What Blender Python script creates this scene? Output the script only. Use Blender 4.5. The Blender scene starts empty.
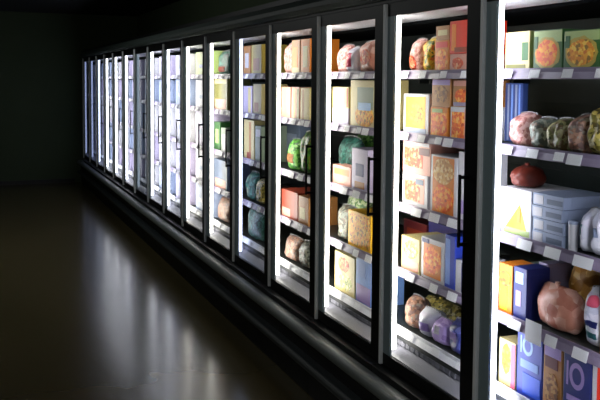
import bpy, bmesh, math, random
from mathutils import Vector, Matrix, noise

random.seed(7)
SC = bpy.context.scene
COL = SC.collection
PI = math.pi

# ------------------------------------------------------------------ geometry constants
D = 1.8069          # plane of the door fronts (x)
T1 = 2.4065         # far edge of the glass opening of the nearest door (y)
PITCH = 0.76
NDOOR = 16
EYE = 1.79
SHELVES = [1.834, 1.545, 1.205, 0.89, 0.605]
Y_NEAR = T1 - 0.6815
Y_FAR = T1 + 15 * PITCH + 0.0785
Y_WALL = 14.0
CEIL = 2.92

# ------------------------------------------------------------------ colours / materials
def lin(h):
    c = [int(h[i:i + 2], 16) / 255 for i in (0, 2, 4)]
    return tuple(x / 12.92 if x <= 0.04045 else ((x + 0.055) / 1.055) ** 2.4 for x in c) + (1,)

def vivid(h, k=1.3):
    c = [int(h[i:i + 2], 16) / 255 for i in (0, 2, 4)]
    g = 0.3 * c[0] + 0.59 * c[1] + 0.11 * c[2]
    return ''.join('%02x' % max(0, min(255, round(255 * (g + (x - g) * k)))) for x in c)

def new_mat(name):
    m = bpy.data.materials.new(name); m.use_nodes = True
    nt = m.node_tree; b = nt.nodes['Principled BSDF']
    return m, nt, b

def plain(name, hexc, rough=0.5, metal=0.0, spec=0.5, vary=0.12, scale=18.0, bump=0.0):
    m, nt, b = new_mat(name)
    c = lin(hexc)
    tc = nt.nodes.new('ShaderNodeTexCoord'); nz = nt.nodes.new('ShaderNodeTexNoise')
    nz.inputs['Scale'].default_value = scale; nz.inputs['Detail'].default_value = 3
    nt.links.new(tc.outputs['Object'], nz.inputs['Vector'])
    mx = nt.nodes.new('ShaderNodeMix'); mx.data_type = 'RGBA'
    lo = tuple(x * (1 - vary) for x in c[:3]) + (1,); hi = tuple(min(1, x * (1 + vary)) for x in c[:3]) + (1,)
    mx.inputs[6].default_value = lo; mx.inputs[7].default_value = hi
    nt.links.new(nz.outputs['Fac'], mx.inputs[0]); nt.links.new(mx.outputs[2], b.inputs['Base Color'])
    b.inputs['Roughness'].default_value = rough; b.inputs['Metallic'].default_value = metal
    b.inputs['Specular IOR Level'].default_value = spec
    if bump:
        bp = nt.nodes.new('ShaderNodeBump'); bp.inputs['Strength'].default_value = bump; bp.inputs['Distance'].default_value = 0.004
        nt.links.new(nz.outputs['Fac'], bp.inputs['Height']); nt.links.new(bp.outputs['Normal'], b.inputs['Normal'])
    return m

def speckled(name, cols, rough=0.45, scale=45.0, spec=0.5):
    """food seen through a film or printed on a package: cells of a few colours"""
    m, nt, b = new_mat(name)
    tc = nt.nodes.new('ShaderNodeTexCoord')
    vo = nt.nodes.new('ShaderNodeTexVoronoi'); vo.inputs['Scale'].default_value = scale
    nz = nt.nodes.new('ShaderNodeTexNoise'); nz.inputs['Scale'].default_value = scale * 0.4; nz.inputs['Detail'].default_value = 4
    nt.links.new(tc.outputs['Object'], nz.inputs['Vector']); nt.links.new(tc.outputs['Object'], vo.inputs['Vector'])
    sep = nt.nodes.new('ShaderNodeSeparateColor'); nt.links.new(vo.outputs['Color'], sep.inputs[0])
    ad = nt.nodes.new('ShaderNodeMath'); ad.operation = 'MULTIPLY_ADD'; ad.inputs[1].default_value = 0.65
    ml = nt.nodes.new('ShaderNodeMath'); ml.operation = 'MULTIPLY'; ml.inputs[1].default_value = 0.35
    nt.links.new(nz.outputs['Fac'], ml.inputs[0]); nt.links.new(sep.outputs[0], ad.inputs[0]); nt.links.new(ml.outputs[0], ad.inputs[2])
    rp = nt.nodes.new('ShaderNodeValToRGB'); rp.color_ramp.interpolation = 'CONSTANT' if scale > 30 else 'LINEAR'
    while len(rp.color_ramp.elements) < len(cols): rp.color_ramp.elements.new(0.5)
    for i, c in enumerate(cols):
        e = rp.color_ramp.elements[i]; e.position = 0.05 + 0.85 * i / len(cols); e.color = lin(vivid(c))
    nt.links.new(ad.outputs[0], rp.inputs[0]); nt.links.new(rp.outputs[0], b.inputs['Base Color'])
    b.inputs['Roughness'].default_value = rough; b.inputs['Specular IOR Level'].default_value = spec
    return m

def emitter(name, hexc, strength):
    m = bpy.data.materials.new(name); m.use_nodes = True
    nt = m.node_tree; nt.nodes.clear()
    e = nt.nodes.new('ShaderNodeEmission'); o = nt.nodes.new('ShaderNodeOutputMaterial')
    e.inputs[0].default_value = lin(hexc); e.inputs[1].default_value = strength
    nt.links.new(e.outputs[0], o.inputs[0])
    return m

def glass(name):
    m = bpy.data.materials.new(name); m.use_nodes = True
    nt = m.node_tree; nt.nodes.clear()
    o = nt.nodes.new('ShaderNodeOutputMaterial'); mx = nt.nodes.new('ShaderNodeMixShader')
    t = nt.nodes.new('ShaderNodeBsdfTransparent'); t.inputs[0].default_value = (0.965, 0.985, 0.98, 1)
    g = nt.nodes.new('ShaderNodeBsdfGlossy'); g.inputs['Roughness'].default_value = 0.03
    f = nt.nodes.new('ShaderNodeLayerWeight'); f.inputs[0].default_value = 0.5
    p5 = nt.nodes.new('ShaderNodeMath'); p5.operation = 'POWER'; p5.inputs[1].default_value = 5.0
    ma = nt.nodes.new('ShaderNodeMath'); ma.operation = 'MULTIPLY_ADD'; ma.inputs[1].default_value = 0.6; ma.inputs[2].default_value = 0.03
    nt.links.new(f.outputs['Facing'], p5.inputs[0]); nt.links.new(p5.outputs[0], ma.inputs[0])
    nt.links.new(ma.outputs[0], mx.inputs[0]); nt.links.new(t.outputs[0], mx.inputs[1]); nt.links.new(g.outputs[0], mx.inputs[2])
    nt.links.new(mx.outputs[0], o.inputs[0])
    return m

PAL = dict(cream='cdbf8e', white='cccad0', lilacwhite='b8b0c8', green='2f5a28', leaf='2c5a2c', olive='6c6a34', palegreen='a9ba80', blue='2b3f9c',
           brightblue='2d5ad0', skyblue='7fa0dc', paleblue='7f9cd6', palecyan='a9c6ea', navy='222a66', greyblue='98a2ba', slate='5d687c', greygreen='8a9788',
           greylilac='8e86a0', lilac='a48fc6', yellow='e4b428', orange='e08a3c', orangebox='cc7e30', red='cc3a26', redbrown='8a3c28', maroon='5a222a', darkred='5c2418', dullblue='3a4c80',
           tan='a8784a', khaki='b4a050', palepink='d09c8e', pink='d86a86', teal='3a6f76')
MATS = {k: plain('card_' + k, vivid(v, 1.2), 0.45, vary=0.08, scale=9) for k, v in PAL.items()}
def sp(k, cols, **kw): MATS[k] = speckled('print_' + k, cols, **kw)
sp('pizza_red', ['c8501c', 'e07c20', 'ecb03c', 'd4641c', 'e89428'], scale=85)
sp('pizza_gold', ['c87a20', 'e0a63c', 'ecc860', 'd08c2c', '8a6a24'], scale=85)
sp('meal_orange', ['a84408', 'd87018', 'e89838', 'c85a14', 'ecb868'], scale=80)
sp('meal_red', ['983020', 'c85c38', 'd88860', 'b04428', 'e0b090'], scale=80)
sp('meal_brown', ['5c3a20', '8c6038', 'b08858', '704a2c'], scale=80)
sp('meal_tan', ['a87848', 'd0a870', 'e4cca0', 'b88c58'], scale=80)
sp('meal_green', ['5c6c2c', '98a050', 'c8c47c', 'e0d8b0'], scale=80)
BG = dict(bag_pink=['b08884', 'c8a8a4', '946864', 'bc9890'], bag_grey=['5c645c', '7c8078', '98988c', '484a44', '6c5c50'], bag_olive=['4c5038', '7c7c58', 'a09c78', '605038', '8c8470'],
          bag_olive2=['6c6434', '8c8450', 'b4a468', '504824', 'b8b090'], bag_brown=['5c4438', '8c6c5c', 'a48474', '74605c', '908880'], bag_white=['c4c4ce', 'd2d2d8', 'b0b0c0', 'c8c4d0'],
          bag_salmon=['b07c6c', 'c49484', '9a6050', 'd4b4a8', 'b08070'], bag_gold=['a87838', 'c89858', '8c6028', 'd4b078'], bag_yellowgreen=['7c8430', 'c8a02c', '4c6020', 'd4b850', 'b86820'],
          bag_lilac=['a890c4', 'c0acd8', '9880b4'], bag_navy=['2c3064', '40447c', '242850', '585c90'], bag_teal=['24443c', '345c54', '1c3430', '487068'], bag_green=['3c7030', '649c4c', '88b868', '2c5424'],
          bag_green2=['2c5024', '4c7838', '6c6c38', '203c1c'], bag_palegreen=['8ca878', 'c4d0a8', '64845c', 'dce0cc'])
for k, v in BG.items(): MATS[k] = speckled('film_' + k, v, rough=0.42, scale=70 if k not in ('bag_salmon', 'bag_gold', 'bag_white', 'bag_lilac', 'bag_navy') else 29)

M = dict(
    floor=None,
    wall=plain('dark_green_wall_paint', '38442e', 0.85, vary=0.15, scale=2),
    ceil=plain('dark_ceiling_board', '24282a', 0.9, vary=0.1, scale=4),
    base=plain('black_skirting', '101210', 0.6),
    black=plain('black_anodised_frame', '08090b', 0.45, vary=0.1, spec=0.25),
    slate=plain('slate_grey_stile', '84959b', 0.42, metal=0.0, vary=0.06),
    alu=plain('brushed_aluminium', 'f0f2f4', 0.4, metal=0.0, vary=0.08),
    canopy=plain('grey_painted_canopy', '3c4743', 0.55, vary=0.08),
    bumper=plain('grey_rubber_bumper', '6a706e', 0.42, vary=0.1),
    bumper_dark=plain('dark_rubber_bumper', '2e3436', 0.45, vary=0.1),
    back=plain('shade_toned_liner', '1c2825', 0.55, vary=0.1, scale=5),  # shade deep inside the case is put into this liner colour
    linerw=plain('white_cabinet_liner', 'dcdce4', 0.4, vary=0.03),
    shelf=plain('dark_shelf_enamel', '2c3030', 0.45),
    rail=plain('lilac_grey_price_rail', '7c7088', 0.35, vary=0.2, scale=14),
    railw=plain('white_price_rail', 'dcdce4', 0.35, vary=0.04),
    tag=plain('white_price_card', 'ecebf0', 0.5, vary=0.03),
    deck=plain('pale_grey_deck', '74747f', 0.4, vary=0.1, scale=10),
    duct=plain('black_fan_housing', '0c0e10', 0.9, spec=0.05),
    slot=plain('dark_grille_backing', '20242a', 0.6),
    seal=plain('clear_film_seal', '7c7c80', 0.3, vary=0.1),
    glass=glass('door_glass'),
)

# floor: polished brown sheet flooring with faint mottling and worn, slightly rippled gloss
m, nt, b = new_mat('polished_brown_floor')
tc = nt.nodes.new('ShaderNodeTexCoord')
n1 = nt.nodes.new('ShaderNodeTexNoise'); n1.inputs['Scale'].default_value = 0.9; n1.inputs['Detail'].default_value = 2
n2 = nt.nodes.new('ShaderNodeTexNoise'); n2.inputs['Scale'].default_value = 26; n2.inputs['Detail'].default_value = 3
rp = nt.nodes.new('ShaderNodeValToRGB')
rp.color_ramp.elements[0].position = 0.0; rp.color_ramp.elements[0].color = lin('484129')
rp.color_ramp.elements[1].position = 1.0; rp.color_ramp.elements[1].color = lin('5c5238')
for n in (n1, n2): nt.links.new(tc.outputs['Object'], n.inputs['Vector'])
nt.links.new(n1.outputs['Fac'], rp.inputs[0]); nt.links.new(rp.outputs[0], b.inputs['Base Color'])
b.inputs['Roughness'].default_value = 0.2
b.inputs['Specular IOR Level'].default_value = 0.5
M['floor'] = m

# ------------------------------------------------------------------ mesh helpers
def box(bm, x0, x1, y0, y1, z0, z1, bev=0.0):
    vs = [bm.verts.new((x, y, z)) for x in (x0, x1) for y in (y0, y1) for z in (z0, z1)]
    fs = [(0, 1, 3, 2), (4, 6, 7, 5), (0, 4, 5, 1), (2, 3, 7, 6), (0, 2, 6, 4), (1, 5, 7, 3)]
    faces = [bm.faces.new([vs[i] for i in f]) for f in fs]
    if bev:
        es = list({e for f in faces for e in f.edges})
        bmesh.ops.bevel(bm, geom=es, offset=bev, segments=2, profile=0.6, affect='EDGES')

def prism_y(bm, prof, y0, y1):
    """extrude an (x, z) outline along y"""
    a = [bm.verts.new((x, y0, z)) for x, z in prof]; b_ = [bm.verts.new((x, y1, z)) for x, z in prof]
    n = len(prof)
    bm.faces.new(a[::-1]); bm.faces.new(b_)
    for i in range(n): bm.faces.new((a[i], a[(i + 1) % n], b_[(i + 1) % n], b_[i]))

def obj(name, bm, mat, parent=None, loc=None, smooth=False):
    bmesh.ops.recalc_face_normals(bm, faces=bm.faces[:])
    me = bpy.data.meshes.new(name); bm.to_mesh(me); bm.free()
    me.materials.append(mat)
    if smooth:
        for p in me.polygons: p.use_smooth = True
    o = bpy.data.objects.new(name, me); COL.objects.link(o)
    if parent: o.parent = parent
    if loc: o.location = loc
    return o

def part(name, mat, parent, *boxes, bev=0.0):
    bm = bmesh.new()
    for bx in boxes: box(bm, *bx, bev=bev)
    return obj(name, bm, mat, parent)

def tag(o, label, cat, group=None):
    o['label'] = label; o['category'] = cat
    if group: o['group'] = group
    return o

def empty(name, loc, rz=0.0):
    o = bpy.data.objects.new(name, None); COL.objects.link(o)
    o.empty_display_size = 0.1; o.location = loc; o.rotation_euler = (0, 0, rz)
    return o

def struct(name, mat, *boxes):
    o = part(name, mat, None, *boxes); o['kind'] = 'structure'; return o

def copy_tree(o, parent=None):
    c = o.copy(); COL.objects.link(c)
    if parent: c.parent = parent
    for ch in o.children: copy_tree(ch, c)
    return c

# ------------------------------------------------------------------ the setting
XR = D + 0.95
struct('floor', M['floor'], (-4.0, XR, -3.0, Y_WALL, -0.1, 0.0))
struct('ceiling', M['ceil'], (-4.0, XR, -3.0, Y_WALL, CEIL, CEIL + 0.1))
struct('wall_back', M['wall'], (-4.1, XR + 0.1, Y_WALL, Y_WALL + 0.12, -0.1, CEIL + 0.1))
struct('wall_right', M['wall'], (XR, XR + 0.12, -3.0, Y_WALL, -0.1, CEIL + 0.1))
struct('wall_left', M['wall'], (-4.12, -4.0, -3.0, Y_WALL, -0.1, CEIL + 0.1))
struct('wall_front', M['wall'], (-4.1, XR + 0.1, -3.12, -3.0, -0.1, CEIL + 0.1))
struct('baseboard_back', M['base'], (-4.0, D - 0.14, Y_WALL - 0.012, Y_WALL, 0.0, 0.07))

# ------------------------------------------------------------------ continuous runs in front of and above the freezers
bm = bmesh.new()
cz = 0.37
prof = [(0.0, cz - 0.032)] + [(-0.034 - 0.036 * math.cos(t), cz + 0.032 * math.sin(t)) for t in [(-PI / 2) + PI * i / 10 for i in range(11)]] + [(0.0, cz + 0.032)]
prism_y(bm, [(D - 0.052 + x, z) for x, z in prof], Y_NEAR, Y_FAR)
b1 = obj('bumper_rail', bm, M['bumper'])
tag(b1, 'upper grey rounded bumper rail running below all the freezer doors', 'bumper rail')
bm = bmesh.new(); cz = 0.2
prof = [(0.0, cz - 0.03)] + [(-0.024 - 0.04 * math.cos(t), cz + 0.03 * math.sin(t)) for t in [(-PI / 2) + PI * i / 10 for i in range(11)]] + [(0.0, cz + 0.03)]
prism_y(bm, [(D - 0.052 + x, z) for x, z in prof], Y_NEAR, Y_FAR)
b2 = obj('bumper_rail', bm, M['bumper_dark'])
tag(b2, 'lower dark narrow bumper rail just above the floor along the freezers', 'bumper rail')
bm = bmesh.new()
prism_y(bm, [(D - 0.002, 2.172), (D - 0.03, 2.178), (D - 0.05, 2.2), (D - 0.05, 2.225), (D - 0.025, 2.262), (D - 0.002, 2.262)], Y_NEAR, Y_FAR)
cn = obj('canopy_trim', bm, M['canopy'])
tag(cn, 'long grey canopy trim along the top of the black freezer header', 'trim')

# ------------------------------------------------------------------ one freezer cabinet (local origin: door plane, far edge of its glass, floor)
LAMP = {}
def lamp_mat(k, colour, strength):
    LAMP[k] = emitter('tube_diffuser_' + k, colour, strength)
lamp_mat('bright', 'f4f4ff', 11.5)
lamp_mat('warm', 'fff8ee', 11.5)
lamp_mat('cool', 'c8d0f0', 5.0)
lamp_mat('dim', '8f9cac', 1.4)
lamp_mat('dimblue', '8c98c4', 2.2)

yA, yB = -0.6815, 0.0785        # the module
oA, oB = -0.576, 0.0            # the glass opening
def make_cabinet():
    root = empty('freezer_cabinet', (D, T1, 0))
    part('base_cabinet', M['black'], root, (-0.05, 0.88, yA, yB, 0.0, 0.432), bev=0.004)
    part('header', M['black'], root, (-0.001, 0.88, yA, yB, 2.158, 2.30))
    part('back_panel', M['back'], root, (0.80, 0.84, yA, yB, 0.434, 2.156), (0.792, 0.80, yA, yB, 1.36, 1.375), (0.792, 0.80, yA, yB, 1.68, 1.695))
    part('ceiling_panel', M['linerw'], root, (0.012, 0.285, yA, yB, 2.10, 2.156))
    part('fan_duct', M['duct'], root, (0.29, 0.79, yA, yB, 2.085, 2.156), bev=0.004)
    bm = bmesh.new()
    prism_y(bm, [(0.013, 0.436), (0.013, 0.497), (0.082, 0.522), (0.79, 0.522), (0.79, 0.436)], yA, yB)
    deck = obj('bottom_deck', bm, M['deck'], root)
    g = part('air_grille', M['slot'], root, (0.086, 0.10, yA, yB, 0.5225, 0.572))
    bm = bmesh.new()                                       # corrugated louvre strip in front of the dark slot
    out = [(0.0862, yB - 0.002), (0.0862, yA + 0.002)]
    n = 18; pw = (yB - yA - 0.008) / n
    for i in range(n):
        y = yA + 0.004 + i * pw
        out += [(0.0845, y), (0.0805, y + pw * 0.12), (0.0805, y + pw * 0.38), (0.0845, y + pw * 0.5)]
    lo = [bm.verts.new((x, y, 0.526)) for x, y in out]; hi = [bm.verts.new((x, y, 0.548)) for x, y in out]
    bm.faces.new(lo); bm.faces.new(hi[::-1])
    for i in range(len(out)): bm.faces.new((lo[i], hi[i], hi[(i + 1) % len(out)], lo[(i + 1) % len(out)]))
    obj('louvre_strip', bm, M['deck'], g)
    for k, z in enumerate(SHELVES):
        bm = bmesh.new()
        box(bm, 0.092, 0.70, yA + 0.002, yB - 0.002, z - 0.016, z - 0.0005)
        for y in (yA + 0.06, yB - 0.06):                   # cantilever brackets back to the rear wall
            box(bm, 0.69, 0.792, y - 0.008, y + 0.008, z - 0.05, z - 0.002)
        s = obj('shelf', bm, M['shelf'], root)
        bm = bmesh.new()
        prism_y(bm, [(0.074, z - 0.028), (0.084, z - 0.028), (0.0915, z - 0.0165), (0.0915, z + 0.012), (0.087, z + 0.012), (0.087, z - 0.004)], yA + 0.002, yB - 0.002)
        obj('price_rail', bm, M['railw'] if k in (4,) else M['rail'], s)
        for (yc, w, h) in TAGS[k]:
            bm = bmesh.new()
            zt = z + 0.006; tx = lambda zz: 0.0725 + (zz - (z - 0.028)) * (0.0125 / 0.024) * 0.55
            z0 = zt - h
            a = [(tx(z0) - 0.004, z0), (tx(z0) - 0.0028, z0), (tx(zt) - 0.0028, zt), (tx(zt) - 0.004, zt)]
            prism_y(bm, a, yc - w / 2, yc + w / 2)
            obj('price_card', bm, M['tag'], s)
    part('mullion', M['black'], root, (0.0125, 0.0142, 0.002, yB, 0.434, 2.10))
    part('mullion', M['black'], root, (0.0125, 0.0142, yA, oA - 0.002, 0.434, 2.10))
    part('light_tube', LAMP['bright'], root, (0.0145, 0.038, 0.0005, 0.062, 0.525, 2.094), bev=0.003)
    part('light_tube', LAMP['bright'], root, (0.0145, 0.038, oA - 0.062, oA - 0.0005, 0.525, 2.094), bev=0.003)
    # door
    door = part('door', M['black'], root, (0.0, 0.012, yA + 0.0015, oA, 0.436, 2.156), (0.0, 0.012, oA, 0.0605, 2.096, 2.156), (0.0, 0.012, oA, 0.0605, 0.436, 0.494))
    part('hinge_stile', M['slate'], door, (0.0, 0.012, 0.0, 0.0605, 0.4945, 2.0955), bev=0.002)
    part('edge_strip', M['alu'], door, (-0.016, 0.011, 0.061, 0.0772, 0.438, 2.154), bev=0.003)
    part('glass_pane', M['glass'], door, (0.004, 0.009, oA + 0.0005, -0.0005, 0.4945, 2.0955))
    bm = bmesh.new()
    hy = -0.605
    box(bm, -0.045, -0.035, hy - 0.006, hy + 0.006, 1.14, 1.43, bev=0.003)
    box(bm, -0.037, -0.0005, hy - 0.005, hy + 0.005, 1.412, 1.425)
    box(bm, -0.037, -0.0005, hy - 0.005, hy + 0.005, 1.145, 1.158)
    obj('handle', bm, M['black'], door)
    return root

BIGY = -0.1696
TAGS = [[(-0.13, 0.055, 0.03), (-0.30, 0.05, 0.03), (-0.46, 0.06, 0.03), (0.02, 0.05, 0.03)],
        [(0.015, 0.06, 0.03), (-0.13, 0.06, 0.032), (-0.27, 0.05, 0.03), (-0.345, 0.07, 0.036), (-0.52, 0.06, 0.03)],
        [(-0.10, 0.08, 0.036), (-0.25, 0.08, 0.036), (-0.40, 0.09, 0.036), (-0.55, 0.06, 0.03)],
        [(-0.055, 0.07, 0.034), (-0.255, 0.06, 0.036), (-0.40, 0.07, 0.036), (-0.55, 0.06, 0.03)],
        [(-0.06, 0.06, 0.03), (-0.28, 0.06, 0.03), (-0.47, 0.06, 0.03)]]

LABELS = [
    'nearest freezer, large glass door with pizza cartons on its top shelf',
    'second freezer from the right, with a bright red carton on its top shelf',
    'third freezer from the right, golden orange carton and green bags behind its glass',
    'fourth freezer from the right, green bags on its middle shelf',
    'fifth freezer from the right, its far light tube bluish and cooler',
    'sixth freezer from the right, olive and cream goods behind its glass',
    'seventh freezer from the right, mint green carton on its top shelf',
    'eighth freezer from the right along the row of glass doors',
    'ninth freezer from the right along the row of glass doors',
    'tenth freezer from the right, its light tube clearly dimmer',
    'eleventh freezer from the right, bright tube just left of the dim one',
    'twelfth freezer from the right, fifth from the back wall',
    'freezer fourth from the dark back wall in the far row',
    'freezer third from the dark back wall, narrow and bluish',
    'freezer second from the dark back wall, narrow and bluish',
    'last freezer of the row, against the dark back wall',
]
KIND = {1: 'warm', 2: 'warm', 3: 'warm', 4: 'cool', 5: 'warm', 6: 'warm', 9: 'dim', 13: 'cool', 14: 'dimblue', 15: 'dimblue'}
proto = make_cabinet()
cabs = [proto]
for i in range(1, NDOOR):
    cabs.append(copy_tree(proto))
for i, c in enumerate(cabs):
    c.location = (D, T1 + i * PITCH, 0)
    tag(c, LABELS[i], 'freezer', 'glass door freezers along the wall')
def tubes(c):
    t = [ch for ch in c.children if ch.name.split('.')[0] == 'light_tube']
    t.sort(key=lambda o: sum(v.co.y for v in o.data.vertices))
    return t       # [near, far]
mesh_by = {}
def set_tube(o, k):
    key = (o.data.name.split('.')[0], round(o.data.vertices[0].co.y, 2), k)
    if key not in mesh_by:
        me = o.data.copy(); me.materials[0] = LAMP[k]; mesh_by[key] = me
    o.data = mesh_by[key]
for i, k in KIND.items():
    set_tube(tubes(cabs[i])[1], k)
    if i + 1 < NDOOR: set_tube(tubes(cabs[i + 1])[0], k)
big = [ch for ch in cabs[0].children if ch.name.split('.')[0] == 'shelf'][3]
bm = bmesh.new(); prism_y(bm, [(0.066, 0.845), (0.0675, 0.845), (0.0695, 0.925), (0.068, 0.925)], BIGY - 0.043, BIGY + 0.043)
obj('price_card', bm, M['tag'], big)
ep = part('end_panel', M['black'], cabs[-1], (0.0, 0.88, yB + 0.0005, yB + 0.05, 0.0, 2.30))
ep2 = part('end_panel', M['black'], cabs[0], (0.0, 0.88, yA - 0.04, yA - 0.0005, 0.0, 2.30))
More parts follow.
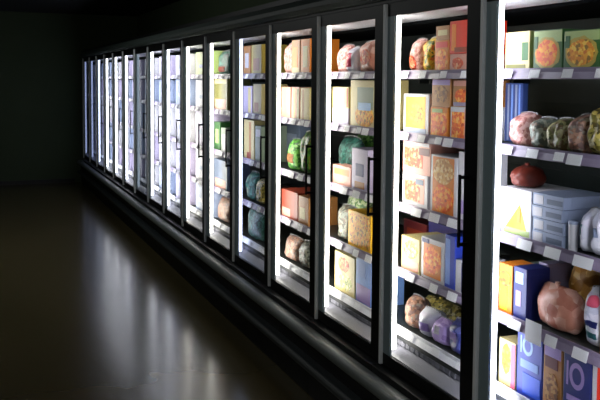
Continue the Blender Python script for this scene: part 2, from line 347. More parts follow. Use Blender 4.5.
PRODUCTS = [
 ['carton', 2.42, 0.1425, 1.834, 0.1508, 0.11, 0.24, 'cream', (('rect', 'leaf', 0.82, 0.5, 0.25, 0.45), ('rect', 'olive', 0.45, 0.12, 0.8, 0.12)), 'cream carton with a green leaf mark, top shelf of the nearest freezer'],
 ['carton', 2.2503, 0.1519, 1.834, 0.1487, 0.11, 0.28, 'green', (('rect', 'palegreen', 0.5, 0.84, 0.96, 0.28), ('disc', 'khaki', 0.48, 0.44, 0.84, 0.74), ('disc', 'pizza_red', 0.48, 0.44, 0.7, 0.6), ('rect', 'green', 0.1, 0.7, 0.12, 0.3)), 'green pizza carton picturing a red topped pizza, top shelf of the nearest freezer'],
 ['carton', 2.0811, 0.1712, 1.834, 0.139, 0.11, 0.28, 'green', (('rect', 'palegreen', 0.5, 0.86, 0.96, 0.24), ('disc', 'khaki', 0.5, 0.44, 0.84, 0.74), ('disc', 'pizza_gold', 0.5, 0.44, 0.7, 0.6), ('rect', 'leaf', 0.12, 0.72, 0.12, 0.3)), 'green pizza carton picturing a golden pizza, top shelf of the nearest freezer'],
 ['carton', 1.9128, 0.1476, 1.834, 0.1293, 0.11, 0.28, 'green', (('disc', 'pizza_gold', 0.62, 0.45, 0.6, 0.62), ('rect', 'palegreen', 0.5, 0.9, 0.96, 0.16)), 'dark green carton beside the golden pizza carton, top shelf of the nearest freezer'],
 ['carton', 2.65, 0.1109, 1.545, 0.2458, 0.28, 0.03, 'dullblue', (('rect', 'greyblue', 0.2, 0.5, 0.1, 0.95), ('rect', 'paleblue', 0.42, 0.5, 0.1, 0.95), ('rect', 'greyblue', 0.66, 0.5, 0.1, 0.95), ('rect', 'paleblue', 0.86, 0.5, 0.08, 0.95)), 'blue carton with pale stripes behind bags, second shelf of the nearest freezer'],
 ['bag', 2.4368, 0.1089, 1.545, 0.1346, 0.11, 0.16, 'bag_pink', (), 'pinkish clear bag at the far left, second shelf of the nearest freezer'],
 ['bag', 2.3298, 0.097, 1.545, 0.1201, 0.11, 0.17, 'bag_grey', (), 'greyish green clear bag right of pinkish bag, second shelf of the nearest freezer'],
 ['bag', 2.2269, 0.101, 1.545, 0.1212, 0.11, 0.17, 'bag_olive', (), 'olive speckled clear bag in the middle, second shelf of the nearest freezer'],
 ['bag', 2.1288, 0.087, 1.545, 0.1397, 0.11, 0.18, 'bag_brown', (), 'brownish red clear bag right of olive bag, second shelf of the nearest freezer'],
 ['bag', 2.0261, 0.1104, 1.545, 0.1807, 0.11, 0.2, 'bag_olive2', (), 'tall frosty bag of olive and brown pieces, second shelf of the nearest freezer'],
 ['bag', 1.9069, 0.1199, 1.545, 0.1681, 0.11, 0.2, 'bag_grey', (), 'grey frosty bag right of tall frosty bag, second shelf of the nearest freezer'],
 ['carton', 2.4068, 0.1816, 1.205, 0.1824, 0.11, 0.22, 'white', (('tri', 'yellow', 0.5, 0.38, 0.8, 0.62), ('rect', 'palegreen', 0.55, 0.1, 0.8, 0.12), ('rect', 'orange', 0.62, 0.45, 0.1, 0.3)), 'white carton picturing a yellow wedge, middle shelf of the nearest freezer'],
 ['loaf', 2.4313, 0.1077, 1.3884, 0.0841, 0.11, 0.16, 'darkred', (), 'dark reddish round bag lying on white carton, middle shelf of the nearest freezer'],
 ['carton', 2.2268, 0.1622, 1.205, 0.045, 0.11, 0.22, 'greyblue', (('rect', 'slate', 0.72, 0.45, 0.5, 0.42), ('rect', 'white', 0.2, 0.5, 0.3, 0.7)), 'flat grey box, lowest of four stacked, middle shelf of the nearest freezer'],
 ['carton', 2.2238, 0.1622, 1.2512, 0.045, 0.11, 0.22, 'greyblue', (('rect', 'slate', 0.72, 0.45, 0.5, 0.42), ('rect', 'white', 0.2, 0.5, 0.3, 0.7)), 'flat grey box, second lowest of four stacked, middle shelf of the nearest freezer'],
 ['carton', 2.2313, 0.1613, 1.2974, 0.045, 0.11, 0.22, 'greyblue', (('rect', 'slate', 0.72, 0.45, 0.5, 0.42), ('rect', 'white', 0.2, 0.5, 0.3, 0.7)), 'flat grey box, second highest of four stacked, middle shelf of the nearest freezer'],
 ['carton', 2.2268, 0.1622, 1.3436, 0.045, 0.11, 0.22, 'greyblue', (('rect', 'slate', 0.72, 0.45, 0.5, 0.42), ('rect', 'white', 0.2, 0.5, 0.3, 0.7)), 'flat grey box, highest of four stacked, middle shelf of the nearest freezer'],
 ['tub', 2.1134, 0.0369, 1.205, 0.1063, 0.11, 0.09, 'white', (('rect', 'greyblue', 0.5, 0.4, 0.5, 0.4),), 'small white tub right of stacked boxes, middle shelf of the nearest freezer'],
 ['bag', 2.0636, 0.0548, 1.205, 0.1585, 0.11, 0.14, 'bag_white', (('rect', 'teal', 0.5, 0.55, 0.3, 0.22),), 'white bag with a teal mark, middle shelf of the nearest freezer'],
 ['bag', 2.0005, 0.0633, 1.205, 0.1747, 0.11, 0.14, 'bag_white', (('rect', 'greyblue', 0.5, 0.5, 0.35, 0.18),), 'white bag right of the teal marked bag, middle shelf of the nearest freezer'],
 ['bag', 1.9036, 0.1132, 1.205, 0.1738, 0.11, 0.14, 'bag_white', (), 'white frosted bag cut by picture edge, middle shelf of the nearest freezer'],
 ['carton', 2.4565, 0.082, 0.89, 0.1949, 0.11, 0.11, 'orangebox', (('rect', 'yellow', 0.4, 0.32, 0.5, 0.5), ('disc', 'meal_orange', 0.5, 0.7, 0.7, 0.3)), 'orange and yellow carton, fourth shelf of the nearest freezer'],
 ['carton', 2.3688, 0.0756, 0.89, 0.1997, 0.11, 0.11, 'navy', (('rect', 'palecyan', 0.45, 0.8, 0.6, 0.22), ('rect', 'lilac', 0.4, 0.4, 0.4, 0.3)), 'navy carton with a pale top label, fourth shelf of the nearest freezer'],
 ['carton', 2.4367, 0.0466, 0.89, 0.1931, 0.23, 0.12, 'greygreen', (('rect', 'white', 0.4, 0.6, 0.4, 0.5),), 'narrow grey carton right of navy carton, fourth shelf of the nearest freezer'],
 ['carton', 2.3823, 0.0507, 0.89, 0.2051, 0.23, 0.12, 'greylilac', (('rect', 'white', 0.5, 0.55, 0.4, 0.5),), 'narrow grey purple carton behind the pink bag, fourth shelf of the nearest freezer'],
 ['loaf', 2.2148, 0.2245, 0.89, 0.1622, 0.11, 0.13, 'bag_salmon', (), 'large pinkish brown round bag in front, fourth shelf of the nearest freezer'],
 ['loaf', 2.2535, 0.1548, 0.89, 0.2352, 0.26, 0.16, 'bag_gold', (), 'golden brown loaf behind the pink bag, fourth shelf of the nearest freezer'],
 ['bag', 2.0143, 0.0908, 0.89, 0.2088, 0.11, 0.12, 'bag_white', (('rect', 'navy', 0.55, 0.42, 0.6, 0.1), ('rect', 'teal', 0.55, 0.24, 0.6, 0.1), ('disc', 'pink', 0.6, 0.8, 0.5, 0.2)), 'white bag with dark blue stripes, fourth shelf of the nearest freezer'],
 ['carton', 1.8974, 0.1168, 0.89, 0.2545, 0.11, 0.16, 'tan', (('disc', 'meal_orange', 0.5, 0.5, 0.7, 0.5),), 'brown carton beside the blue striped bag, fourth shelf of the nearest freezer'],
 ['carton', 2.4342, 0.1019, 0.605, 0.182, 0.11, 0.2, 'cream', (('disc', 'pizza_gold', 0.45, 0.6, 0.5, 0.6), ('rect', 'pink', 0.85, 0.5, 0.25, 0.95)), 'cream carton with a yellow picture, bottom shelf of the nearest freezer'],
 ['carton', 2.3042, 0.1407, 0.605, 0.263, 0.11, 0.2, 'blue', (('ring', 'palecyan', 0.42, 0.75, 0.42, 0.28), ('rect', 'paleblue', 0.5, 0.48, 0.7, 0.12), ('rect', 'brightblue', 0.6, 0.2, 0.7, 0.3)), 'bright blue carton with pale ring emblem, bottom shelf of the nearest freezer'],
 ['carton', 2.1789, 0.0941, 0.605, 0.2556, 0.11, 0.2, 'tan', (('rect', 'lilac', 0.5, 0.88, 0.9, 0.2), ('rect', 'maroon', 0.45, 0.7, 0.7, 0.16), ('disc', 'meal_brown', 0.5, 0.3, 0.7, 0.45)), 'tan carton between two blue cartons, bottom shelf of the nearest freezer'],
 ['carton', 2.0565, 0.1309, 0.605, 0.263, 0.11, 0.2, 'navy', (('ring', 'lilac', 0.5, 0.66, 0.55, 0.36), ('rect', 'palecyan', 0.4, 0.12, 0.7, 0.2), ('rect', 'lilac', 0.5, 0.34, 0.7, 0.08)), 'dark blue carton with lilac ring emblem, bottom shelf of the nearest freezer'],
 ['carton', 1.9197, 0.1293, 0.605, 0.263, 0.11, 0.2, 'white', (('rect', 'red', 0.3, 0.5, 0.25, 0.9), ('disc', 'meal_brown', 0.7, 0.4, 0.5, 0.5)), 'red and white carton cut by picture edge, bottom shelf of the nearest freezer'],
 ['bag', 3.1947, 0.103, 1.834, 0.165, 0.11, 0.12, 'bag_pink', (('disc', 'meal_red', 0.5, 0.3, 0.6, 0.4),), 'pinkish white bag at the far left, top shelf of the second freezer from right'],
 ['bag', 3.0695, 0.1395, 1.834, 0.1684, 0.11, 0.14, 'bag_yellowgreen', (), 'yellow green bag of mixed vegetables, top shelf of the second freezer from right'],
 ['carton', 2.9356, 0.1117, 1.834, 0.1439, 0.11, 0.16, 'orangebox', (('disc', 'meal_orange', 0.5, 0.4, 0.8, 0.6), ('rect', 'red', 0.5, 0.85, 0.8, 0.18)), 'orange carton with a dark food picture, top shelf of the second freezer from right'],
 ['carton', 2.9315, 0.1036, 1.9789, 0.0605, 0.11, 0.16, 'tan', (('rect', 'cream', 0.5, 0.5, 0.7, 0.4),), 'tan flat carton stacked on orange carton, top shelf of the second freezer from right'],
 ['carton', 2.7979, 0.1482, 1.834, 0.0782, 0.11, 0.18, 'palepink', (('disc', 'meal_red', 0.4, 0.5, 0.5, 0.6),), 'pink and white low carton under red carton, top shelf of the second freezer from right'],
 ['carton', 2.7963, 0.159, 1.9132, 0.1408, 0.11, 0.18, 'red', (('rect', 'orange', 0.2, 0.5, 0.2, 0.8), ('rect', 'redbrown', 0.55, 0.12, 0.6, 0.15)), 'bright red carton, top shelf of the second freezer from right'],
 ['carton', 3.1443, 0.2224, 1.545, 0.1909, 0.11, 0.2, 'white', (('rect', 'yellow', 0.48, 0.55, 0.8, 0.78), ('disc', 'pizza_gold', 0.5, 0.5, 0.55, 0.5), ('rect', 'greyblue', 0.5, 0.1, 0.8, 0.13)), 'yellow carton with a white border, second shelf of the second freezer from right'],
 ['carton', 2.948, 0.1367, 1.545, 0.1367, 0.11, 0.2, 'orangebox', (('rect', 'meal_orange', 0.5, 0.45, 0.9, 0.72), ('rect', 'palegreen', 0.4, 0.88, 0.6, 0.12)), 'left orange carton under the brown carton, second shelf of the second freezer from right'],
 ['carton', 2.7876, 0.1418, 1.545, 0.1418, 0.11, 0.2, 'white', (('rect', 'meal_orange', 0.4, 0.45, 0.66, 0.8), ('rect', 'palepink', 0.85, 0.5, 0.2, 0.9)), 'white carton with orange picture, lower right, second shelf of the second freezer from right'],
 ['carton', 2.9352, 0.1456, 1.6827, 0.1232, 0.11, 0.2, 'tan', (('rect', 'lilac', 0.5, 0.88, 0.95, 0.2), ('disc', 'meal_brown', 0.5, 0.45, 0.7, 0.55)), 'brown carton with a lilac top, stacked left, second shelf of the second freezer from right'],
 ['carton', 2.779, 0.1247, 1.6878, 0.1139, 0.11, 0.2, 'tan', (('rect', 'palepink', 0.5, 0.88, 0.95, 0.2), ('disc', 'meal_orange', 0.5, 0.4, 0.7, 0.5), ('rect', 'greylilac', 0.5, 0.1, 0.9, 0.14)), 'tan carton stacked at the far right, second shelf of the second freezer from right'],
 ['carton', 3.1443, 0.2224, 1.205, 0.1565, 0.11, 0.2, 'white', (('rect', 'palepink', 0.48, 0.52, 0.82, 0.76), ('rect', 'meal_red', 0.42, 0.48, 0.6, 0.6), ('rect', 'slate', 0.7, 0.78, 0.3, 0.16)), 'pink carton with a white frame, lower, middle shelf of the second freezer from right'],
 ['carton', 3.1328, 0.2455, 1.3625, 0.15, 0.11, 0.2, 'palepink', (('rect', 'meal_red', 0.4, 0.5, 0.66, 0.6), ('rect', 'maroon', 0.78, 0.72, 0.36, 0.22), ('rect', 'white', 0.5, 0.93, 0.9, 0.1)), 'pink brown carton stacked on white framed carton, middle shelf of the second freezer from right'],
 ['carton', 2.9012, 0.2097, 1.205, 0.2631, 0.11, 0.2, 'white', (('rect', 'orangebox', 0.48, 0.5, 0.8, 0.94), ('disc', 'meal_tan', 0.48, 0.74, 0.72, 0.4), ('disc', 'meal_orange', 0.48, 0.28, 0.72, 0.44)), 'tall white carton with two orange dishes, middle shelf of the second freezer from right'],
 ['carton', 2.7528, 0.0723, 1.205, 0.2934, 0.11, 0.2, 'white', (('rect', 'lilac', 0.5, 0.2, 0.6, 0.2),), 'narrow plain white carton at the right, middle shelf of the second freezer from right'],
 ['carton', 3.1742, 0.1626, 0.89, 0.1643, 0.11, 0.2, 'cream', (('disc', 'meal_green', 0.55, 0.65, 0.75, 0.5), ('rect', 'palepink', 0.5, 0.2, 0.9, 0.3)), 'cream carton with yellow green picture, fourth shelf of the second freezer from right'],
 ['carton', 2.9816, 0.1882, 0.89, 0.1919, 0.11, 0.2, 'white', (('rect', 'orangebox', 0.5, 0.48, 0.76, 0.8), ('disc', 'meal_orange', 0.5, 0.5, 0.7, 0.6), ('rect', 'navy', 0.2, 0.92, 0.3, 0.1)), 'white carton with a bright orange dish, fourth shelf of the second freezer from right'],
 ['carton', 2.8417, 0.0759, 0.89, 0.2358, 0.11, 0.2, 'blue', (('rect', 'paleblue', 0.3, 0.5, 0.45, 0.85),), 'blue and white upright carton, fourth shelf of the second freezer from right'],
 ['carton', 2.7565, 0.0797, 0.89, 0.1411, 0.11, 0.2, 'white', (('rect', 'navy', 0.7, 0.5, 0.3, 0.9),), 'small white carton at the right end, fourth shelf of the second freezer from right'],
 ['carton', 3.5275, 0.2292, 0.89, 0.1655, 0.35, 0.16, 'maroon', (('rect', 'redbrown', 0.5, 0.5, 0.7, 0.5),), 'dark red carton at the back, fourth shelf of the second freezer from right'],
 ['carton', 3.2537, 0.2806, 0.89, 0.1926, 0.35, 0.16, 'navy', (('rect', 'blue', 0.5, 0.5, 0.7, 0.5),), 'dark blue carton at the back, fourth shelf of the second freezer from right'],
 ['bag', 3.1994, 0.1123, 0.605, 0.1573, 0.11, 0.14, 'bag_brown', (), 'brown and pink bag at the left, bottom shelf of the second freezer from right'],
 ['bag', 3.0747, 0.1291, 0.605, 0.1281, 0.11, 0.14, 'bag_white', (('rect', 'lilac', 0.6, 0.4, 0.5, 0.3),), 'white bag with lilac print, bottom shelf of the second freezer from right'],
 ['loaf', 3.2378, 0.3544, 0.605, 0.1018, 0.28, 0.15, 'bag_olive2', (), 'olive yellow bag lying behind, bottom shelf of the second freezer from right'],
 ['bag', 2.9478, 0.1166, 0.605, 0.1143, 0.11, 0.13, 'bag_lilac', (('rect', 'white', 0.5, 0.6, 0.3, 0.3),), 'lilac bag right of the white bag, bottom shelf of the second freezer from right'],
 ['bag', 2.8082, 0.1546, 0.605, 0.1461, 0.11, 0.14, 'bag_navy', (('rect', 'lilac', 0.4, 0.55, 0.4, 0.3),), 'navy bag at the right, bottom shelf of the second freezer from right'],
 ['bag', 3.9812, 0.1482, 1.834, 0.1688, 0.11, 0.13, 'bag_pink', (), 'whitish pink bag at the left, top shelf of the third freezer from right'],
 ['bag', 3.8616, 0.083, 1.834, 0.1531, 0.11, 0.12, 'bag_white', (('rect', 'pink', 0.5, 0.5, 0.35, 0.5),), 'pale bag between two pink bags, top shelf of the third freezer from right'],
 ['bag', 3.6875, 0.2571, 1.834, 0.1782, 0.11, 0.16, 'bag_salmon', (('disc', 'meal_red', 0.5, 0.5, 0.6, 0.5),), 'salmon bag at the right, top shelf of the third freezer from right'],
 ['carton', 3.952, 0.2065, 1.545, 0.0978, 0.11, 0.2, 'lilacwhite', (('rect', 'white', 0.5, 0.5, 0.5, 0.4),), 'low lilac white carton, second shelf of the third freezer from right'],
 ['carton', 3.952, 0.2065, 1.6438, 0.117, 0.11, 0.2, 'cream', (('rect', 'white', 0.4, 0.5, 0.6, 0.6), ('rect', 'redbrown', 0.92, 0.5, 0.1, 0.9)), 'cream carton stacked on lilac white carton, second shelf of the third freezer from right'],
 ['carton', 3.6862, 0.276, 1.545, 0.2555, 0.11, 0.2, 'cream', (('rect', 'greygreen', 0.62, 0.62, 0.66, 0.46), ('disc', 'pizza_gold', 0.6, 0.24, 0.7, 0.4), ('rect', 'palecyan', 0.6, 0.45, 0.5, 0.16)), 'tall grey green carton with gold dish, second shelf of the third freezer from right'],
 ['bag', 4.0908, 0.2394, 1.205, 0.2691, 0.19, 0.14, 'bag_teal', (), 'dark teal bag at the left, middle shelf of the third freezer from right'],
 ['bag', 4.1792, 0.2752, 1.205, 0.3022, 0.35, 0.14, 'bag_green', (), 'green leafy bag at the back, middle shelf of the third freezer from right'],
 ['carton', 3.7069, 0.1858, 1.205, 0.227, 0.11, 0.18, 'lilacwhite', (('rect', 'navy', 0.5, 0.5, 0.5, 0.3), ('rect', 'tan', 0.5, 0.14, 0.6, 0.16)), 'lilac white carton with a navy square, middle shelf of the third freezer from right'],
 ['carton', 3.9269, 0.2299, 1.205, 0.1132, 0.11, 0.08, 'palepink', (('rect', 'tan', 0.5, 0.7, 0.8, 0.3),), 'low pink carton in front of teal bag, middle shelf of the third freezer from right'],
 ['bag', 3.9401, 0.2034, 0.89, 0.2018, 0.11, 0.13, 'bag_grey', (), 'grey mauve bag at the left, fourth shelf of the third freezer from right'],
 ['bag', 4.1027, 0.3256, 0.89, 0.2509, 0.27, 0.14, 'bag_palegreen', (), 'pale green and white bag at the back, fourth shelf of the third freezer from right'],
 ['carton', 3.7022, 0.2646, 0.89, 0.1982, 0.11, 0.15, 'yellow', (('rect', 'pizza_gold', 0.5, 0.5, 0.9, 0.86),), 'golden orange carton, fourth shelf of the third freezer from right'],
 ['carton', 3.8769, 0.25, 0.605, 0.221, 0.11, 0.2, 'cream', (('disc', 'meal_green', 0.55, 0.3, 0.6, 0.4), ('disc', 'meal_red', 0.45, 0.72, 0.5, 0.34)), 'cream carton with olive and pink picture, bottom shelf of the third freezer from right'],
 ['carton', 3.6466, 0.1752, 0.605, 0.2584, 0.11, 0.2, 'skyblue', (('rect', 'lilac', 0.5, 0.2, 0.9, 0.36), ('rect', 'paleblue', 0.4, 0.7, 0.5, 0.3)), 'sky blue carton with lilac base, bottom shelf of the third freezer from right'],
 ['bag', 4.7851, 0.1782, 1.834, 0.2148, 0.11, 0.12, 'bag_pink', (), 'pinkish bag at the left, top shelf of the fourth freezer from right'],
 ['carton', 4.6118, 0.1339, 1.834, 0.22, 0.11, 0.2, 'tan', (('rect', 'orange', 0.5, 0.5, 0.5, 0.6), ('rect', 'cream', 0.5, 0.12, 0.8, 0.16)), 'tan carton in the middle, top shelf of the fourth freezer from right'],
 ['carton', 4.4575, 0.1422, 1.834, 0.22, 0.11, 0.2, 'orangebox', (('rect', 'cream', 0.5, 0.5, 0.5, 0.6),), 'tan orange carton at the right, top shelf of the fourth freezer from right'],
 ['carton', 4.7759, 0.1599, 1.545, 0.2078, 0.11, 0.2, 'palepink', (('rect', 'cream', 0.6, 0.5, 0.3, 0.9),), 'pale pink upright carton, second shelf of the fourth freezer from right'],
 ['carton', 4.6118, 0.1339, 1.545, 0.2094, 0.11, 0.2, 'palepink', (('rect', 'olive', 0.8, 0.5, 0.3, 0.9), ('rect', 'cream', 0.35, 0.5, 0.25, 0.9)), 'pink and green striped upright carton, second shelf of the fourth freezer from right'],
 ['carton', 4.4575, 0.1422, 1.545, 0.2047, 0.11, 0.2, 'cream', (('rect', 'tan', 0.3, 0.5, 0.2, 0.9),), 'cream upright carton at the right, second shelf of the fourth freezer from right'],
 ['bag', 4.7121, 0.2148, 1.205, 0.2094, 0.11, 0.14, 'bag_green', (('rect', 'tan', 0.5, 0.4, 0.5, 0.3),), 'light green bag with a tan label, middle shelf of the fourth freezer from right'],
 ['bag', 4.4935, 0.2142, 1.205, 0.2745, 0.11, 0.14, 'bag_green2', (), 'green bag at the right, middle shelf of the fourth freezer from right'],
 ['carton', 5.1617, 0.3213, 1.205, 0.302, 0.31, 0.14, 'slate', (('rect', 'greyblue', 0.5, 0.5, 0.6, 0.4),), 'grey navy carton behind the green bags, middle shelf of the fourth freezer from right'],
 ['carton', 4.6994, 0.2764, 0.89, 0.1845, 0.11, 0.2, 'redbrown', (('rect', 'palepink', 0.3, 0.2, 0.5, 0.3),), 'rust brown carton, fourth shelf of the fourth freezer from right'],
 ['carton', 4.4656, 0.1585, 0.89, 0.1776, 0.11, 0.2, 'tan', (('rect', 'cream', 0.4, 0.4, 0.5, 0.4),), 'tan carton right of the rust carton, fourth shelf of the fourth freezer from right'],
 ['bag', 4.7344, 0.2429, 0.605, 0.1601, 0.11, 0.14, 'bag_brown', (), 'grey brown bag at the left, bottom shelf of the fourth freezer from right'],
 ['bag', 4.4977, 0.2226, 0.605, 0.1662, 0.11, 0.14, 'bag_grey', (), 'grey green bag at the right, bottom shelf of the fourth freezer from right'],
 ['carton', 5.5665, 0.1621, 1.834, 0.2185, 0.11, 0.2, 'tan', (('rect', 'white', 0.5, 0.5, 0.5, 0.5),), 'pale tan carton at the left, top shelf of the fifth freezer from right'],
 ['carton', 5.3548, 0.2164, 1.834, 0.22, 0.11, 0.2, 'khaki', (('rect', 'tan', 0.5, 0.35, 0.6, 0.4),), 'khaki yellow carton, top shelf of the fifth freezer from right'],
 ['carton', 5.5441, 0.2069, 1.545, 0.2079, 0.11, 0.2, 'lilacwhite', (('rect', 'cream', 0.7, 0.5, 0.3, 0.9),), 'white carton at the left, second shelf of the fifth freezer from right'],
 ['carton', 5.3326, 0.1719, 1.545, 0.2242, 0.11, 0.2, 'cream', (('rect', 'tan', 0.4, 0.25, 0.5, 0.3),), 'ivory carton at the right, second shelf of the fifth freezer from right'],
 ['carton', 5.5102, 0.2274, 1.205, 0.2945, 0.11, 0.2, 'cream', (('rect', 'tan', 0.6, 0.5, 0.2, 0.9), ('rect', 'redbrown', 0.5, 0.1, 0.4, 0.16)), 'cream carton with tan stripe, middle shelf of the fifth freezer from right'],
 ['carton', 5.3107, 0.128, 1.205, 0.2607, 0.11, 0.2, 'greygreen', (('rect', 'white', 0.5, 0.8, 0.7, 0.2),), 'grey upright carton, middle shelf of the fifth freezer from right'],
 ['bag', 5.5396, 0.2159, 0.89, 0.2169, 0.11, 0.14, 'bag_teal', (), 'dark green bag at the left, fourth shelf of the fifth freezer from right'],
 ['bag', 5.3268, 0.2017, 0.89, 0.195, 0.11, 0.14, 'bag_olive2', (), 'olive yellow bag, fourth shelf of the fifth freezer from right'],
 ['bag', 5.4367, 0.4217, 0.605, 0.2524, 0.11, 0.16, 'bag_teal', (), 'wide teal green bag, bottom shelf of the fifth freezer from right'],
 ['bag', 6.2348, 0.3672, 1.834, 0.2109, 0.11, 0.14, 'bag_teal', (('rect', 'redbrown', 0.5, 0.25, 0.5, 0.2),), 'olive green and brown bag, top shelf of the sixth freezer from right'],
 ['carton', 6.2348, 0.3672, 1.545, 0.267, 0.11, 0.2, 'olive', (('rect', 'cream', 0.5, 0.9, 0.9, 0.14), ('rect', 'palepink', 0.5, 0.2, 0.8, 0.3)), 'dark olive carton with a cream top, second shelf of the sixth freezer from right'],
 ['carton', 6.3313, 0.1742, 1.205, 0.2377, 0.11, 0.2, 'leaf', (('rect', 'palegreen', 0.5, 0.5, 0.5, 0.5),), 'green carton with a pale centre, middle shelf of the sixth freezer from right'],
 ['carton', 6.1336, 0.1647, 1.205, 0.1984, 0.11, 0.2, 'greygreen', (('rect', 'white', 0.5, 0.4, 0.4, 0.7),), 'grey green carton at the right, middle shelf of the sixth freezer from right'],
 ['carton', 6.2348, 0.3672, 0.89, 0.2402, 0.11, 0.2, 'slate', (('rect', 'palepink', 0.5, 0.18, 0.8, 0.3),), 'dark grey carton with a pink base, fourth shelf of the sixth freezer from right'],
 ['bag', 6.2348, 0.3672, 0.605, 0.2059, 0.11, 0.14, 'bag_brown', (), 'grey and pink bag, bottom shelf of the sixth freezer from right'],
 ['carton', 6.728, 0.55, 1.834, 0.214, 0.11, 0.2, 'palegreen', (('rect', 'greyblue', 0.5, 0.4, 0.6, 0.14),), 'mint green carton, top shelf of the seventh freezer from right'],
 ['carton', 6.728, 0.55, 1.545, 0.251, 0.11, 0.2, 'white', (('rect', 'greyblue', 0.5, 0.4, 0.6, 0.14),), 'white carton with a grey stripe, second shelf of the seventh freezer from right'],
 ['carton', 6.728, 0.55, 1.205, 0.308, 0.11, 0.2, 'lilacwhite', (('rect', 'greyblue', 0.5, 0.4, 0.6, 0.14),), 'pale lilac carton, middle shelf of the seventh freezer from right'],
 ['carton', 6.728, 0.55, 0.89, 0.283, 0.11, 0.2, 'white', (('rect', 'greyblue', 0.5, 0.4, 0.6, 0.14),), 'white carton with a grey band, fourth shelf of the seventh freezer from right'],
 ['carton', 6.728, 0.55, 0.605, 0.247, 0.11, 0.2, 'greyblue', (('rect', 'white', 0.5, 0.4, 0.6, 0.14),), 'grey blue carton, bottom shelf of the seventh freezer from right'],
 ['carton', 7.487, 0.55, 1.834, 0.21, 0.11, 0.2, 'white', (('rect', 'greyblue', 0.5, 0.4, 0.6, 0.14),), 'white carton, top shelf of the eighth freezer from right'],
 ['carton', 7.487, 0.55, 1.545, 0.256, 0.11, 0.2, 'greyblue', (('rect', 'white', 0.5, 0.4, 0.6, 0.14),), 'pale grey blue carton, second shelf of the eighth freezer from right'],
 ['carton', 7.487, 0.55, 1.205, 0.303, 0.11, 0.2, 'white', (('rect', 'greyblue', 0.5, 0.4, 0.6, 0.14),), 'white carton, middle shelf of the eighth freezer from right'],
 ['carton', 7.487, 0.55, 0.89, 0.284, 0.11, 0.2, 'lilacwhite', (('rect', 'greyblue', 0.5, 0.4, 0.6, 0.14),), 'pale lilac carton, fourth shelf of the eighth freezer from right'],
 ['carton', 7.487, 0.55, 0.605, 0.248, 0.11, 0.2, 'lilacwhite', (('rect', 'greyblue', 0.5, 0.4, 0.6, 0.14),), 'pale lilac carton, bottom shelf of the eighth freezer from right'],
 ['carton', 8.247, 0.55, 1.834, 0.215, 0.11, 0.2, 'lilacwhite', (('rect', 'greyblue', 0.5, 0.4, 0.6, 0.14),), 'pale lilac carton, top shelf of the ninth freezer from right'],
 ['carton', 8.247, 0.55, 1.545, 0.247, 0.11, 0.2, 'greyblue', (('rect', 'white', 0.5, 0.4, 0.6, 0.14),), 'pale grey blue carton, second shelf of the ninth freezer from right'],
 ['carton', 8.247, 0.55, 1.205, 0.307, 0.11, 0.2, 'white', (('rect', 'greyblue', 0.5, 0.4, 0.6, 0.14),), 'white carton, middle shelf of the ninth freezer from right'],
 ['carton', 8.247, 0.55, 0.89, 0.29, 0.11, 0.2, 'white', (('rect', 'greyblue', 0.5, 0.4, 0.6, 0.14),), 'white carton, fourth shelf of the ninth freezer from right'],
 ['carton', 8.247, 0.55, 0.605, 0.246, 0.11, 0.2, 'greyblue', (('rect', 'white', 0.5, 0.4, 0.6, 0.14),), 'pale grey blue carton, bottom shelf of the ninth freezer from right'],
 ['carton', 9.008, 0.55, 1.834, 0.207, 0.11, 0.2, 'white', (('rect', 'greyblue', 0.5, 0.4, 0.6, 0.14),), 'white carton, top shelf of the tenth freezer from right'],
 ['carton', 9.008, 0.55, 1.545, 0.255, 0.11, 0.2, 'greyblue', (('rect', 'white', 0.5, 0.4, 0.6, 0.14),), 'pale grey blue carton, second shelf of the tenth freezer from right'],
 ['carton', 9.008, 0.55, 1.205, 0.305, 0.11, 0.2, 'white', (('rect', 'greyblue', 0.5, 0.4, 0.6, 0.14),), 'white carton, middle shelf of the tenth freezer from right'],
 ['carton', 9.008, 0.55, 0.89, 0.279, 0.11, 0.2, 'lilacwhite', (('rect', 'greyblue', 0.5, 0.4, 0.6, 0.14),), 'pale lilac carton, fourth shelf of the tenth freezer from right'],
 ['carton', 9.008, 0.55, 0.605, 0.25, 0.11, 0.2, 'white', (('rect', 'greyblue', 0.5, 0.4, 0.6, 0.14),), 'white carton, bottom shelf of the tenth freezer from right'],
 ['carton', 9.767, 0.55, 1.834, 0.205, 0.11, 0.2, 'lilacwhite', (('rect', 'greyblue', 0.5, 0.4, 0.6, 0.14),), 'pale lilac carton, top shelf of the eleventh freezer from right'],
 ['carton', 9.767, 0.55, 1.545, 0.256, 0.11, 0.2, 'lilacwhite', (('rect', 'greyblue', 0.5, 0.4, 0.6, 0.14),), 'pale lilac carton, second shelf of the eleventh freezer from right'],
 ['carton', 9.767, 0.55, 1.205, 0.308, 0.11, 0.2, 'greyblue', (('rect', 'white', 0.5, 0.4, 0.6, 0.14),), 'pale grey blue carton, middle shelf of the eleventh freezer from right'],
 ['carton', 9.767, 0.55, 0.89, 0.29, 0.11, 0.2, 'greyblue', (('rect', 'white', 0.5, 0.4, 0.6, 0.14),), 'pale grey blue carton, fourth shelf of the eleventh freezer from right'],
 ['carton', 9.767, 0.55, 0.605, 0.249, 0.11, 0.2, 'lilacwhite', (('rect', 'greyblue', 0.5, 0.4, 0.6, 0.14),), 'pale lilac carton, bottom shelf of the eleventh freezer from right'],
 ['carton', 10.527, 0.55, 1.834, 0.212, 0.11, 0.2, 'lilacwhite', (('rect', 'greyblue', 0.5, 0.4, 0.6, 0.14),), 'pale lilac carton, top shelf of the twelfth freezer from right'],
 ['carton', 10.527, 0.55, 1.545, 0.248, 0.11, 0.2, 'greyblue', (('rect', 'white', 0.5, 0.4, 0.6, 0.14),), 'pale grey blue carton, second shelf of the twelfth freezer from right'],
